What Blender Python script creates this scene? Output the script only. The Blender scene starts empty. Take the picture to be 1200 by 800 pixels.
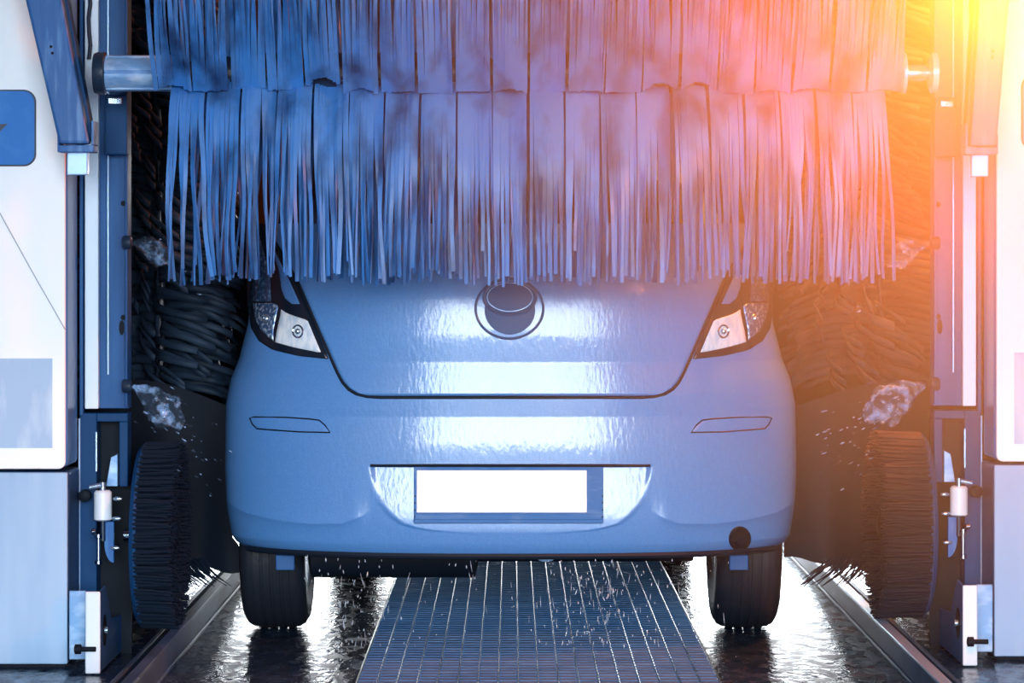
import bpy, math, random
import numpy as np
from mathutils import Vector, Matrix

random.seed(7)
np.random.seed(7)
S = bpy.context.scene
COL = S.collection
PI = math.pi

# ------------------------------------------------------------------ camera, sky, added warm lights, exposure
CAM_Y, CAM_Z, F = -8.0, 1.15, 3176.0           # focal length in pixels of the 1200x800 frame
cam_d = bpy.data.cameras.new('camera')
cam_d.sensor_width = 36.0
cam_d.lens = F * 36.0 / 1200.0
cam_d.shift_y = -90.0 / 1200.0
cam_d.clip_end = 200
cam = bpy.data.objects.new('camera', cam_d)
cam.location = (0, CAM_Y, CAM_Z)
cam.rotation_euler = (PI / 2, 0, 0)
COL.objects.link(cam)
S.camera = cam

SKY = 23.5
W = bpy.data.worlds.new('world')
S.world = W
W.use_nodes = True
wn = W.node_tree.nodes
wl = W.node_tree.links
bg = wn['Background']
tc = wn.new('ShaderNodeTexCoord')
sep = wn.new('ShaderNodeSeparateXYZ')
rp = wn.new('ShaderNodeValToRGB')
wl.new(tc.outputs['Generated'], sep.inputs[0])
wl.new(sep.outputs['Z'], rp.inputs[0])
rp.color_ramp.elements[0].position = 0.0
rp.color_ramp.elements[0].color = (0.93, 0.97, 1.0, 1)
rp.color_ramp.elements[1].position = 0.6
rp.color_ramp.elements[1].color = (0.55, 0.78, 1.0, 1)
wl.new(rp.outputs[0], bg.inputs[0])
bg.inputs[1].default_value = SKY

# added warm haze imitating lens flare: thick at the added light, thinning to nothing
FLARE_LIGHT = (1.19, -1.7, 1.89)
FLARE_R, FLARE_D = 1.70, 0.95
geo = wn.new('ShaderNodeNewGeometry')
dist = wn.new('ShaderNodeVectorMath')
dist.operation = 'DISTANCE'
dist.inputs[1].default_value = FLARE_LIGHT
wl.new(geo.outputs['Position'], dist.inputs[0])
fall = wn.new('ShaderNodeMapRange')
fall.inputs[1].default_value, fall.inputs[2].default_value = 0.0, FLARE_R
fall.inputs[3].default_value, fall.inputs[4].default_value = 1.0, 0.0
wl.new(dist.outputs['Value'], fall.inputs[0])
pw = wn.new('ShaderNodeMath')
pw.operation = 'POWER'
pw.inputs[1].default_value = 1.1
wl.new(fall.outputs[0], pw.inputs[0])
mu = wn.new('ShaderNodeMath')
mu.operation = 'MULTIPLY'
mu.inputs[1].default_value = FLARE_D
wl.new(pw.outputs[0], mu.inputs[0])
vs_ = wn.new('ShaderNodeVolumeScatter')
vs_.inputs['Color'].default_value = (1.0, 0.55, 0.22, 1)
wl.new(mu.outputs[0], vs_.inputs['Density'])
wl.new(vs_.outputs[0], wn['World Output'].inputs['Volume'])
W.cycles.volume_step_size = 0.4

ROOM_X, ROOM_H = 2.7, 3.5
DOOR_X, DOOR_W, DOOR_H, ENTRY_Y, EXIT_Y = 0.2, 2.1, 3.1, -8.6, 9.0


def portal(name, y, rx):
    d = bpy.data.lights.new(name, 'AREA')
    d.shape = 'RECTANGLE'
    d.size, d.size_y = DOOR_W * 2, DOOR_H
    d.cycles.is_portal = True
    o = bpy.data.objects.new(name, d)
    o.location = (DOOR_X, y, DOOR_H / 2)
    o.rotation_euler = (rx, 0, 0)
    COL.objects.link(o)


portal('entry_daylight', ENTRY_Y, PI / 2)       # faces +Y
portal('exit_daylight', EXIT_Y, -PI / 2)        # faces -Y


def lamp(name, loc, power, color, radius=0.08, kind='POINT', target=None, size=0.3):
    d = bpy.data.lights.new(name, kind)
    d.energy = power
    d.color = color
    if kind in ('POINT', 'SPOT'):
        d.shadow_soft_size = radius
    if kind == 'SPOT':
        d.spot_size = math.radians(size)
        d.spot_blend = 0.8
    if kind == 'AREA':
        d.size = size
    o = bpy.data.objects.new(name, d)
    o.location = loc
    if target:
        o.rotation_euler = (Vector(target) - Vector(loc)).to_track_quat('-Z', 'Y').to_euler()
    COL.objects.link(o)
    return o


WARM = (1.0, 0.165, 0.018)
lamp('added_flare_light', FLARE_LIGHT, 270, WARM, 0.06)  # added light without a fixture, imitates the lens flare
lamp('added_warm_light_rear', (1.42, 0.48, 2.3), 380, WARM, 0.08)  # added light behind the roller to turn the right side brush orange

S.view_settings.view_transform = 'Standard'
S.view_settings.look = 'None'
S.view_settings.gamma = 1.0
S.view_settings.exposure = 0.0
S.view_settings.use_curve_mapping = False
try:
    S.cycles.use_denoising = True
    S.cycles.max_bounces = 6
    S.cycles.diffuse_bounces = 3
    S.cycles.glossy_bounces = 4
    S.cycles.transmission_bounces = 4
    S.cycles.transparent_max_bounces = 8
    S.cycles.sample_clamp_indirect = 8.0
    S.cycles.caustics_reflective = False
    S.cycles.caustics_refractive = False
except Exception:
    pass


# ------------------------------------------------------------------ materials
def mat(name, color, rough=0.4, metal=0.0, coat=0.0, coat_rough=0.05, noise=None, bump=None, spec=0.5,
        trans=0.0, rough_noise=None):
    """noise=(scale, colour2, low, high[, stretch]); bump=(scale, strength, distance[, stretch])"""
    m = bpy.data.materials.new(name)
    m.use_nodes = True
    nt = m.node_tree
    b = nt.nodes['Principled BSDF']
    b.inputs['Base Color'].default_value = (*color, 1)
    b.inputs['Roughness'].default_value = rough
    b.inputs['Metallic'].default_value = metal
    b.inputs['Coat Weight'].default_value = coat
    b.inputs['Coat Roughness'].default_value = coat_rough
    b.inputs['Specular IOR Level'].default_value = spec
    b.inputs['Transmission Weight'].default_value = trans
    co = nt.nodes.new('ShaderNodeTexCoord')

    def tex(scale, stretch):
        mp = nt.nodes.new('ShaderNodeMapping')
        mp.inputs['Scale'].default_value = stretch
        nt.links.new(co.outputs['Object'], mp.inputs[0])
        n = nt.nodes.new('ShaderNodeTexNoise')
        n.inputs['Scale'].default_value = scale
        n.inputs['Detail'].default_value = 6
        nt.links.new(mp.outputs[0], n.inputs['Vector'])
        return n
    if noise:
        n = tex(noise[0], noise[4] if len(noise) > 4 else (1, 1, 1))
        r = nt.nodes.new('ShaderNodeValToRGB')
        r.color_ramp.elements[0].position = noise[2]
        r.color_ramp.elements[0].color = (*color, 1)
        r.color_ramp.elements[1].position = noise[3]
        r.color_ramp.elements[1].color = (*noise[1], 1)
        nt.links.new(n.outputs['Fac'], r.inputs[0])
        nt.links.new(r.outputs[0], b.inputs['Base Color'])
    if rough_noise:
        n = tex(rough_noise[0], rough_noise[3] if len(rough_noise) > 3 else (1, 1, 1))
        mr = nt.nodes.new('ShaderNodeMapRange')
        mr.inputs[1].default_value = 0.35
        mr.inputs[2].default_value = 0.65
        mr.inputs[3].default_value = rough_noise[1]
        mr.inputs[4].default_value = rough_noise[2]
        nt.links.new(n.outputs['Fac'], mr.inputs[0])
        nt.links.new(mr.outputs[0], b.inputs['Roughness'])
    if bump:
        n = tex(bump[0], bump[3] if len(bump) > 3 else (1, 1, 1))
        bp = nt.nodes.new('ShaderNodeBump')
        bp.inputs['Strength'].default_value = bump[1]
        bp.inputs['Distance'].default_value = bump[2]
        nt.links.new(n.outputs['Fac'], bp.inputs['Height'])
        nt.links.new(bp.outputs[0], b.inputs['Normal'])
        if coat:
            nt.links.new(bp.outputs[0], b.inputs['Coat Normal'])
    return m


M = {}
M['paint'] = mat('car_paint', (0.080, 0.245, 0.58), 0.38, 0.0, 0.7, 0.04,
                 bump=(95, 0.20, 0.0035, (1, 1, 0.4)), noise=(260, (0.11, 0.30, 0.65), 0.45, 0.75))
M['rubber'] = mat('black_rubber', (0.006, 0.012, 0.024), 0.5, spec=0.25)
M['tyre'] = mat('tyre_rubber', (0.010, 0.014, 0.024), 0.5, bump=(60, 0.3, 0.004))
M['gloss_black'] = mat('gloss_black', (0.008, 0.015, 0.03), 0.12)
M['lens'] = mat('clear_lens', (0.62, 0.76, 0.90), 0.2, 0.0, 1.0, 0.02, noise=(70, (0.9, 0.95, 1.0), 0.35, 0.6, (1, 1, .35)),
                bump=(120, 0.5, 0.003, (1.6, 1, .4)))
M['lens_dark'] = mat('faceted_lens', (0.06, 0.16, 0.36), 0.1, 0.4, 1.0, 0.02, noise=(95, (0.65, 0.8, 0.95), 0.5, 0.62),
                     bump=(140, 0.6, 0.004))
M['lens_smoke'] = mat('smoked_lens', (0.03, 0.07, 0.15), 0.1, 0.0, 1.0, 0.02, noise=(80, (0.12, 0.25, 0.45), 0.5, 0.7))
M['chrome'] = mat('bright_chrome', (0.62, 0.76, 0.92), 0.12, 1.0)
M['plate'] = mat('plate_white', (0.93, 0.95, 0.98), 0.3)
M['plate_frame'] = mat('plate_frame_plastic', (0.045, 0.16, 0.42), 0.45, spec=0.10, noise=(40, (0.12, 0.25, 0.5), 0.5, 0.8, (.3, 1, 1)))
M['badge'] = mat('badge_slate', (0.05, 0.11, 0.25), 0.5, spec=0.15)
M['badge_rim'] = mat('badge_rim_metal', (0.10, 0.20, 0.40), 0.3, 0.6)
M['glass_dark'] = mat('dark_glass', (0.01, 0.02, 0.04), 0.04)
M['white'] = mat('white_cabinet_enamel', (0.90, 0.945, 0.98), 0.35, noise=(2.2, (0.86, 0.92, 0.97), 0.45, 0.7))
M['cab_low'] = mat('pale_blue_cabinet', (0.26, 0.44, 0.70), 0.3, noise=(3.5, (0.36, 0.54, 0.77), 0.4, 0.65, (2.2, 1, .35)))
M['cab_side'] = mat('blue_cabinet_side', (0.05, 0.19, 0.50), 0.3)
M['cab_side_low'] = mat('dark_blue_cabinet_side', (0.018, 0.065, 0.18), 0.3)
M['notice'] = mat('faded_notice', (0.36, 0.53, 0.76), 0.5, noise=(9, (0.52, 0.68, 0.86), 0.45, 0.62, (1.5, 1, .5)))
M['screen'] = mat('blue_window_panel', (0.035, 0.20, 0.60), 0.15, noise=(14, (0.06, 0.26, 0.66), 0.5, 0.8))
M['dark_trim'] = mat('dark_navy_trim', (0.012, 0.028, 0.06), 0.35)
M['line'] = mat('grey_cable', (0.35, 0.42, 0.5), 0.5)
M['arm'] = mat('scratched_blue_steel', (0.030, 0.130, 0.38), 0.42, 0.0, spec=0.2, noise=(12, (0.15, 0.36, 0.68), 0.5, 0.78, (3, 1, .35)),
               bump=(30, 0.25, 0.004, (2, 1, .4)))
M['steel'] = mat('bare_steel', (0.38, 0.55, 0.76), 0.22, 0.8, noise=(12, (0.6, 0.75, 0.92), 0.4, 0.7))
M['shaft'] = mat('wet_aluminium_shaft', (0.17, 0.36, 0.66), 0.3, 0.15, noise=(16, (0.42, 0.62, 0.86), 0.42, 0.7, (1, 2, 2)))
M['rail_white'] = mat('white_rail_strip', (0.66, 0.80, 0.94), 0.3, noise=(6, (0.8, 0.9, 0.98), 0.4, 0.7, (1, 1, .2)))
M['rail_blue'] = mat('blue_rail_steel', (0.018, 0.080, 0.235), 0.45, 0.0, spec=0.15, noise=(4, (0.035, 0.135, 0.35), 0.45, 0.7, (4, 1, .4)))
M['rail_edge'] = mat('polished_rail_edge', (0.35, 0.55, 0.82), 0.25, 0.3)
M['frame_blue'] = mat('painted_frame_blue', (0.010, 0.056, 0.165), 0.42, spec=0.08)
M['void'] = mat('black_recess', (0.003, 0.007, 0.015), 0.6, spec=0.15)
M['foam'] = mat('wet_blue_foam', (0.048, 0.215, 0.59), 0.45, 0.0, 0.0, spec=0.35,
                noise=(10, (0.008, 0.042, 0.15), 0.44, 0.68, (1, 1, .45)), bump=(45, 0.2, 0.004, (1, 1, .2)))  # dark blotches in the colour stand in for shade between ribbons
M['foam_dark'] = mat('wet_dark_foam', (0.014, 0.029, 0.056), 0.55, spec=0.22,
                     noise=(6, (0.034, 0.060, 0.105), 0.45, 0.7), bump=(30, 0.3, 0.006, (.3, .3, 1.5)))
M['bristle'] = mat('dark_bristle', (0.008, 0.016, 0.032), 0.5, spec=0.2)
M['curtain'] = mat('dark_rubber_curtain', (0.004, 0.008, 0.017), 0.6, spec=0.12)
M['wall'] = mat('dark_wet_wall', (0.05, 0.08, 0.14), 0.5, noise=(1.5, (0.03, 0.05, 0.09), 0.4, 0.7), bump=(4, 0.2, 0.02))
M['ceiling'] = mat('dark_ceiling', (0.06, 0.09, 0.15), 0.6)
M['floor'] = mat('wet_dark_concrete', (0.008, 0.020, 0.045), 0.15, noise=(9, (0.02, 0.045, 0.09), 0.45, 0.7),
                 bump=(46, 0.34, 0.008, (1, .5, 1)), rough_noise=(22, 0.07, 0.36, (1, .5, 1)))
M['grate'] = mat('wet_steel_grate', (0.045, 0.13, 0.29), 0.55, 0.0, spec=0.08, noise=(14, (0.075, 0.19, 0.38), 0.4, 0.7, (.5, 2, 1)),
                 bump=(160, 0.25, 0.003, (.1, 1, 1)))
M['grate_edge'] = mat('worn_grate_edge', (0.015, 0.035, 0.075), 0.3, spec=0.28)
M['floor_rail'] = mat('floor_rail_steel', (0.02, 0.05, 0.11), 0.45, 0.1, spec=0.3, noise=(9, (0.05, 0.11, 0.22), 0.45, 0.7, (1, .3, 1)))
M['apron'] = mat('pale_apron_concrete', (0.28, 0.36, 0.46), 0.7)
M['under'] = mat('underbody_black', (0.004, 0.008, 0.016), 0.6, spec=0.15)


def water_mat(name, dens):
    m = bpy.data.materials.new(name)
    m.use_nodes = True
    nt = m.node_tree
    nt.nodes.clear()
    out = nt.nodes.new('ShaderNodeOutputMaterial')
    b = nt.nodes.new('ShaderNodeBsdfPrincipled')
    b.inputs['Base Color'].default_value = (0.30, 0.52, 0.85, 1)
    b.inputs['Roughness'].default_value = 0.12
    tr = nt.nodes.new('ShaderNodeBsdfTransparent')
    mx = nt.nodes.new('ShaderNodeMixShader')
    co = nt.nodes.new('ShaderNodeTexCoord')
    n = nt.nodes.new('ShaderNodeTexNoise')
    n.inputs['Scale'].default_value = 26
    n.inputs['Detail'].default_value = 5
    r = nt.nodes.new('ShaderNodeValToRGB')
    r.color_ramp.elements[0].position = 0.62 - dens * 0.3
    r.color_ramp.elements[0].color = (0.03, 0.03, 0.03, 1)
    r.color_ramp.elements[1].position = 0.78 - dens * 0.1
    r.color_ramp.elements[1].color = (0.9, 0.9, 0.9, 1)
    nt.links.new(co.outputs['Object'], n.inputs['Vector'])
    nt.links.new(n.outputs['Fac'], r.inputs[0])
    nt.links.new(r.outputs[0], mx.inputs[0])
    nt.links.new(tr.outputs[0], mx.inputs[1])
    nt.links.new(b.outputs[0], mx.inputs[2])
    nt.links.new(mx.outputs[0], out.inputs[0])
    return m


M['spray'] = water_mat('sprayed_water', 0.38)
M['drip'] = mat('water_drops', (0.6, 0.76, 0.95), 0.06, 0.0, trans=0.35)


# ------------------------------------------------------------------ mesh helpers
class MB:
    def __init__(self):
        self.v, self.f = [], []

    def add(self, vs, fs):
        o = len(self.v)
        self.v += [tuple(p) for p in vs]
        self.f += [tuple(i + o for i in q) for q in fs]
        return self

    def box(self, x0, x1, y0, y1, z0, z1):
        x0, x1 = min(x0, x1), max(x0, x1)
        vs = [(x, y, z) for x in (x0, x1) for y in (y0, y1) for z in (z0, z1)]
        return self.add(vs, [(0, 1, 3, 2), (4, 6, 7, 5), (0, 4, 5, 1), (2, 3, 7, 6), (0, 2, 6, 4), (1, 5, 7, 3)])

    def tube(self, pts, r, n=10, closed=False, caps=True):
        pts = [Vector(p) for p in pts]
        k = len(pts)
        rs = r if hasattr(r, '__len__') else [r] * k
        vs, fs = [], []
        prev = None
        for i, p in enumerate(pts):
            if closed:
                t = pts[(i + 1) % k] - pts[i - 1]
            else:
                t = pts[min(i + 1, k - 1)] - pts[max(i - 1, 0)]
            if t.length < 1e-9:
                t = Vector((0, 0, 1))
            t.normalize()
            a = prev if prev else (Vector((0, 0, 1)) if abs(t.z) < 0.9 else Vector((1, 0, 0)))
            u = (a - t * a.dot(t)).normalized()
            prev = u
            w = t.cross(u)
            for j in range(n):
                an = 2 * PI * j / n
                vs.append(p + (u * math.cos(an) + w * math.sin(an)) * rs[i])
        for i in range(k if closed else k - 1):
            for j in range(n):
                a, b = i * n + j, i * n + (j + 1) % n
                c, d = ((i + 1) % k) * n + (j + 1) % n, ((i + 1) % k) * n + j
                fs.append((a, b, c, d))
        if caps and not closed:
            fs.append(tuple(range(n - 1, -1, -1)))
            fs.append(tuple((k - 1) * n + j for j in range(n)))
        return self.add(vs, fs)

    def cyl(self, p0, p1, r, n=24, r1=None):
        return self.tube([p0, p1], [r, r if r1 is None else r1], n)

    def lathe(self, prof, c, axis='X', n=48):
        """prof = [(t along axis, radius)]"""
        vs, fs = [], []
        for (t, r) in prof:
            for j in range(n):
                a = 2 * PI * j / n
                q = (r * math.cos(a), r * math.sin(a))
                if axis == 'X':
                    vs.append((c[0] + t, c[1] + q[0], c[2] + q[1]))
                elif axis == 'Z':
                    vs.append((c[0] + q[0], c[1] + q[1], c[2] + t))
                else:
                    vs.append((c[0] + q[0], c[1] + t, c[2] + q[1]))
        for i in range(len(prof) - 1):
            for j in range(n):
                fs.append((i * n + j, i * n + (j + 1) % n, (i + 1) * n + (j + 1) % n, (i + 1) * n + j))
        fs.append(tuple(range(n - 1, -1, -1)))
        fs.append(tuple((len(prof) - 1) * n + j for j in range(n)))
        return self.add(vs, fs)

    def prism(self, poly, axis, t0, t1):
        """poly of 2d points; axis 'X': (y,z) 'Y': (x,z) 'Z': (x,y)"""
        n = len(poly)

        def mk(p, t):
            return (t, p[0], p[1]) if axis == 'X' else (p[0], t, p[1]) if axis == 'Y' else (p[0], p[1], t)
        vs = [mk(p, t0) for p in poly] + [mk(p, t1) for p in poly]
        fs = [tuple(range(n)), tuple(range(2 * n - 1, n - 1, -1))]
        fs += [(i, (i + 1) % n, n + (i + 1) % n, n + i) for i in range(n)]
        return self.add(vs, fs)

    def grid(self, P, closed_u=False):
        """P: array rows x cols x 3"""
        P = np.asarray(P)
        r, c = P.shape[:2]
        vs = P.reshape(-1, 3).tolist()
        fs = []
        for i in range(r - 1):
            for j in range(c - 1 + (1 if closed_u else 0)):
                j2 = (j + 1) % c
                fs.append((i * c + j, i * c + j2, (i + 1) * c + j2, (i + 1) * c + j))
        return self.add(vs, fs)

    def build(self, name, m, parent=None, bevel=0.0, smooth=False, seg=2, recalc=True):
        me = bpy.data.meshes.new(name)
        off = Vector((0, 0, 0))
        p = parent
        while p is not None:
            off += Vector(p.location)
            p = p.parent
        me.from_pydata([(x - off.x, y - off.y, z - off.z) for x, y, z in self.v], [], self.f)
        if recalc:
            import bmesh
            bm = bmesh.new()
            bm.from_mesh(me)
            bmesh.ops.recalc_face_normals(bm, faces=bm.faces)
            bm.to_mesh(me)
            bm.free()
        me.materials.append(M[m] if isinstance(m, str) else m)
        o = bpy.data.objects.new(name, me)
        COL.objects.link(o)
        if parent is not None:
            o.parent = parent
        if smooth:
            for q in me.polygons:
                q.use_smooth = True
            if smooth != 'all':
                me.set_sharp_from_angle(angle=math.radians(40))
        if bevel:
            b = o.modifiers.new('bevel', 'BEVEL')
            b.width = bevel
            b.segments = seg
            b.limit_method = 'ANGLE'
            b.harden_normals = False
        return o


def tag(o, label, cat, group=None, kind=None):
    o['label'] = label
    o['category'] = cat
    if group:
        o['group'] = group
    if kind:
        o['kind'] = kind
    return o


def thing(name, label, cat, loc, group=None, kind=None):
    o = bpy.data.objects.new(name, None)
    o.empty_display_size = 0.1
    COL.objects.link(o)
    o.location = loc
    return tag(o, label, cat, group, kind)


def struct(o):
    o['kind'] = 'structure'
    return o


def lerp_table(t, tab):
    return float(np.interp(t, [a for a, _ in tab], [b for _, b in tab]))


# ------------------------------------------------------------------ the bay
struct(MB().box(-ROOM_X, ROOM_X, ENTRY_Y - 0.2, EXIT_Y + 0.2, -0.2, 0).build('floor', 'floor'))
struct(MB().box(-40, 40, ENTRY_Y - 40, ENTRY_Y - 0.2, -0.25, -0.01).build('ground', 'apron'))
struct(MB().box(-40, 40, EXIT_Y + 0.2, EXIT_Y + 40, -0.25, -0.01).build('ground', 'apron'))
struct(MB().box(-ROOM_X - 0.2, -ROOM_X, ENTRY_Y, EXIT_Y, 0, ROOM_H).build('wall_left', 'wall'))
struct(MB().box(ROOM_X, ROOM_X + 0.2, ENTRY_Y, EXIT_Y, 0, ROOM_H).build('wall_right', 'wall'))
struct(MB().box(-ROOM_X - 0.2, ROOM_X + 0.2, ENTRY_Y - 0.2, EXIT_Y + 0.2, ROOM_H, ROOM_H + 0.2).build('ceiling', 'ceiling'))
for nm, y0, y1 in (('wall_front', ENTRY_Y - 0.2, ENTRY_Y), ('wall_back', EXIT_Y, EXIT_Y + 0.2)):
    b = MB()
    b.box(-ROOM_X - 0.2, DOOR_X - DOOR_W, y0, y1, 0, ROOM_H)
    b.box(DOOR_X + DOOR_W, ROOM_X + 0.2, y0, y1, 0, ROOM_H)
    b.box(DOOR_X - DOOR_W, DOOR_X + DOOR_W, y0, y1, DOOR_H, ROOM_H)
    struct(b.build(nm, 'wall'))

# ------------------------------------------------------------------ the car
CX = -0.004
WT = [(0.28, 0.815), (0.290, 0.838), (0.30, 0.850), (0.32, 0.862), (0.40, 0.874), (0.52, 0.88), (0.72, 0.878), (0.80, 0.862), (0.86, 0.838), (0.97, 0.81),
      (1.10, 0.80), (1.2, 0.80)]
_zs = np.linspace(0.26, 1.2, 1200)


def _slope(z):
    k = [(0.26, -0.9), (0.30, -0.7), (0.33, -0.25), (0.40, -0.09), (0.50, -0.03), (0.575, 0.0), (0.62, 0.035), (0.698, 0.10),
         (0.702, -0.03), (0.765, -0.02), (0.768, 0.11), (0.857, 0.12), (0.863, -0.03), (0.93, -0.01), (0.965, 0.05),
         (1.04, 0.09), (1.07, 0.2), (1.2, 0.35)]
    return np.interp(z, [a for a, _ in k], [b for _, b in k])


_ys = np.cumsum(_slope(_zs)) * (_zs[1] - _zs[0])
_ys -= np.interp(0.698, _zs, _ys)
DC = 0.36


def smooth01(t):
    t = np.clip(t, 0, 1)
    return t * t * (3 - 2 * t)


REC_T, REC_B, REC_D = 0.556, 0.359, 0.026


def rear(x, z, feat=True):
    """depth of the car's rear face at car-frame x, height z (numpy arrays)"""
    x = np.asarray(x, float)
    z = np.asarray(z, float)
    w = np.interp(z, [a for a, _ in WT], [b for _, b in WT])
    q = np.clip(np.abs(x) / w, 0, 0.99999)
    y = np.interp(z, _zs, _ys) + DC * (1 - np.sqrt(1 - q ** 2.6))
    if feat:
        ax = np.abs(x)
        # plate recess
        h = np.interp(z, [0.352, 0.359, 0.364, 0.371, 0.383, 0.407, 0.445, 0.52, 0.556], [0.10, 0.18, 0.245, 0.288, 0.332, 0.365, 0.398, 0.416, 0.421])
        ins = smooth01((h - ax) / 0.02)
        dep = REC_D * np.clip((z - REC_B) / (REC_T - REC_B), 0, 1) - 0.6 * DC * (1 - np.sqrt(1 - q ** 2.6))
        top = smooth01((REC_T + 0.002 - z) / 0.006)
        y = y + ins * dep * top
        # raised lip of the lower corner sculpting
        zc = np.interp(ax, [0.41, 0.44, 0.50, 0.60, 0.70, 0.80, 0.88], [0.43, 0.405, 0.382, 0.378, 0.385, 0.40, 0.43])
        fade = smooth01((ax - 0.41) / 0.06)
        dz = z - zc
        y = y - fade * 0.010 * np.where(dz > 0, np.exp(-np.maximum(dz, 0) / 0.05), np.exp(np.minimum(dz, 0) / 0.018))
    return y


def on_rear(px, py, out=0.0):
    """point of the car's rear face seen at photograph pixel (px,py)"""
    px = np.asarray(px, float)
    py = np.asarray(py, float)
    y = np.zeros_like(px)
    for _ in range(14):
        d = y - CAM_Y
        x = (px - 600) * d / F - CX
        z = CAM_Z - (py - 310) * d / F
        y = 0.5 * y + 0.5 * rear(x, z)
    d = y - CAM_Y
    return np.stack([(px - 600) * d / F, y - out, CAM_Z - (py - 310) * d / F], -1)


PXC = 598.4                                                # the car's centre line in the photograph


def mirror(pts):
    P = np.array(pts, float)
    P[..., 0] = 2 * CX - P[..., 0]
    return P


def patch(rows, cols=24, out=0.004, roll=6.0, flip=False, bottom=None, top=None):
    """a raised panel on the rear face: rows = [(py, px_left, px_right)]; its rim rolls down to the face"""
    ys = np.array([r[0] for r in rows])
    L = np.array([r[1] for r in rows])
    R = np.array([r[2] for r in rows])
    u = 0.5 - 0.5 * np.cos(np.linspace(0, PI, cols))
    PX = L[:, None] + (R - L)[:, None] * u[None]
    PY = np.repeat(ys[:, None], cols, 1)
    d = np.minimum(PX - L[:, None], R[:, None] - PX)
    if bottom is not None:
        d = np.minimum(d, bottom - PY)
    if top is not None:
        d = np.minimum(d, PY - top)
    o = out * np.sqrt(smooth01(np.clip(d, 0, None) / roll))
    P = on_rear(PX, PY)
    P[..., 1] -= o
    if flip:
        P = mirror(P)
    return P


def rows_of(ys, left, right):
    return [(y, float(np.interp(y, [p[1] for p in left], [p[0] for p in left])),
             float(np.interp(y, [p[1] for p in right], [p[0] for p in right]))) for y in ys]


car = thing('car', 'pale blue hatchback seen from behind under the big overhead roller brush', 'car', (CX, 2.0, 0))

# body shell: bumper, flanks and nose as one lofted skin
zrow = np.unique(np.concatenate([np.linspace(0.285, 0.345, 26), np.linspace(0.345, 0.61, 110), np.linspace(0.61, 1.12, 150)]))
uc = np.linspace(-1, 1, 441)
qx = np.sin(uc * PI / 2) * 0.5 + uc * 0.5
nose_y = 3.85
side_y = np.concatenate([np.linspace(0.40, 3.3, 60)])
P = []
for z in zrow:
    w = lerp_table(z, WT)
    xs = qx * w
    y = rear(xs, np.full_like(xs, z))
    row = [(CX + a, b, z) for a, b in zip(xs, y)]
    y_end = y[-1]
    sy = y_end + (3.3 - y_end) * np.linspace(0.01, 1, 90)
    row += [(CX + w, b, z) for b in sy]
    an = np.linspace(0, PI, 40)[1:-1]
    bulge = 0.55 - 0.25 * max(0, z - 0.6)
    row += [(CX + w * math.cos(t), 3.3 + bulge * math.sin(t) ** 0.7, z) for t in an]
    row += [(CX - w, b, z) for b in sy[::-1]]
    P.append(row)
P = np.array(P)
r_, c_ = P.shape[:2]
body = MB()
vs = P.reshape(-1, 3).tolist()
fs = []
WHEELS = [(sx, wy) for sx in (-1, 1) for wy in (0.62, 3.0)]
for i in range(r_ - 1):
    for j in range(c_):
        j2 = (j + 1) % c_
        cen = (P[i, j] + P[i + 1, j2]) / 2
        if abs(cen[0] - CX) > 0.70 and cen[1] > 0.40 and any(math.hypot(cen[1] - wy, cen[2] - 0.30) < 0.345 for wy in (0.62, 3.0)):
            continue
        fs.append((i * c_ + j, i * c_ + j2, (i + 1) * c_ + j2, (i + 1) * c_ + j))
fs.append(tuple((r_ - 1) * c_ + j for j in range(c_)))
body.add(vs, fs)
body.build('body_shell', 'paint', car, smooth='all', recalc=False)
for sx, wy in WHEELS:
    arc = [(CX + sx * 0.866, wy + 0.345 * math.cos(a), 0.30 + 0.345 * math.sin(a)) for a in np.linspace(0.35, PI - 1.15, 30)]
    MB().tube(arc, 0.008, 8).build('wheel_arch_trim', 'rubber', car, smooth=True)
# cabin
cz = np.linspace(1.10, 1.50, 18)
P = []
for z in cz:
    t = (z - 1.10) / 0.40
    w = 0.78 - 0.17 * t - 0.05 * t ** 4
    y0 = 0.16 + 0.62 * t ** 1.1 + 0.1 * t ** 6
    y1 = 3.0 - 1.0 * t - 0.2 * t ** 6
    an = np.linspace(0, 2 * PI, 80, endpoint=False)
    cx_, cy_ = np.sign(np.cos(an)) * np.abs(np.cos(an)) ** 0.35, np.sign(np.sin(an)) * np.abs(np.sin(an)) ** 0.35
    P.append([(CX + w * a, (y0 + y1) / 2 + (y1 - y0) / 2 * b, z) for a, b in zip(cx_, cy_)])
b = MB().grid(P, closed_u=True)
b.f.append(tuple(17 * 80 + j for j in range(80)))
b.build('cabin', 'paint', car, smooth=True)
rw = []
for z in np.linspace(1.16, 1.42, 8):
    t = (z - 1.10) / 0.40
    w = 0.66 - 0.15 * t
    rw.append([(CX + w * a, 0.16 + 0.62 * t ** 1.1 + 0.1 * t ** 6 - 0.012 + 0.03 * abs(a) ** 3, z) for a in np.linspace(-1, 1, 14)])
MB().grid(rw).build('rear_window', 'glass_dark', car, smooth='all')
for sx in (-1, 1):
    sw = []
    for z in np.linspace(1.15, 1.40, 6):
        t = (z - 1.10) / 0.40
        w = 0.78 - 0.17 * t - 0.05 * t ** 4 + 0.006
        sw.append([(CX + sx * w, y, z) for y in np.linspace(0.75 + 0.5 * t, 2.55 - 0.75 * t, 10)])
    MB().grid(sw).build('side_window', 'glass_dark', car, smooth='all')

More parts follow.
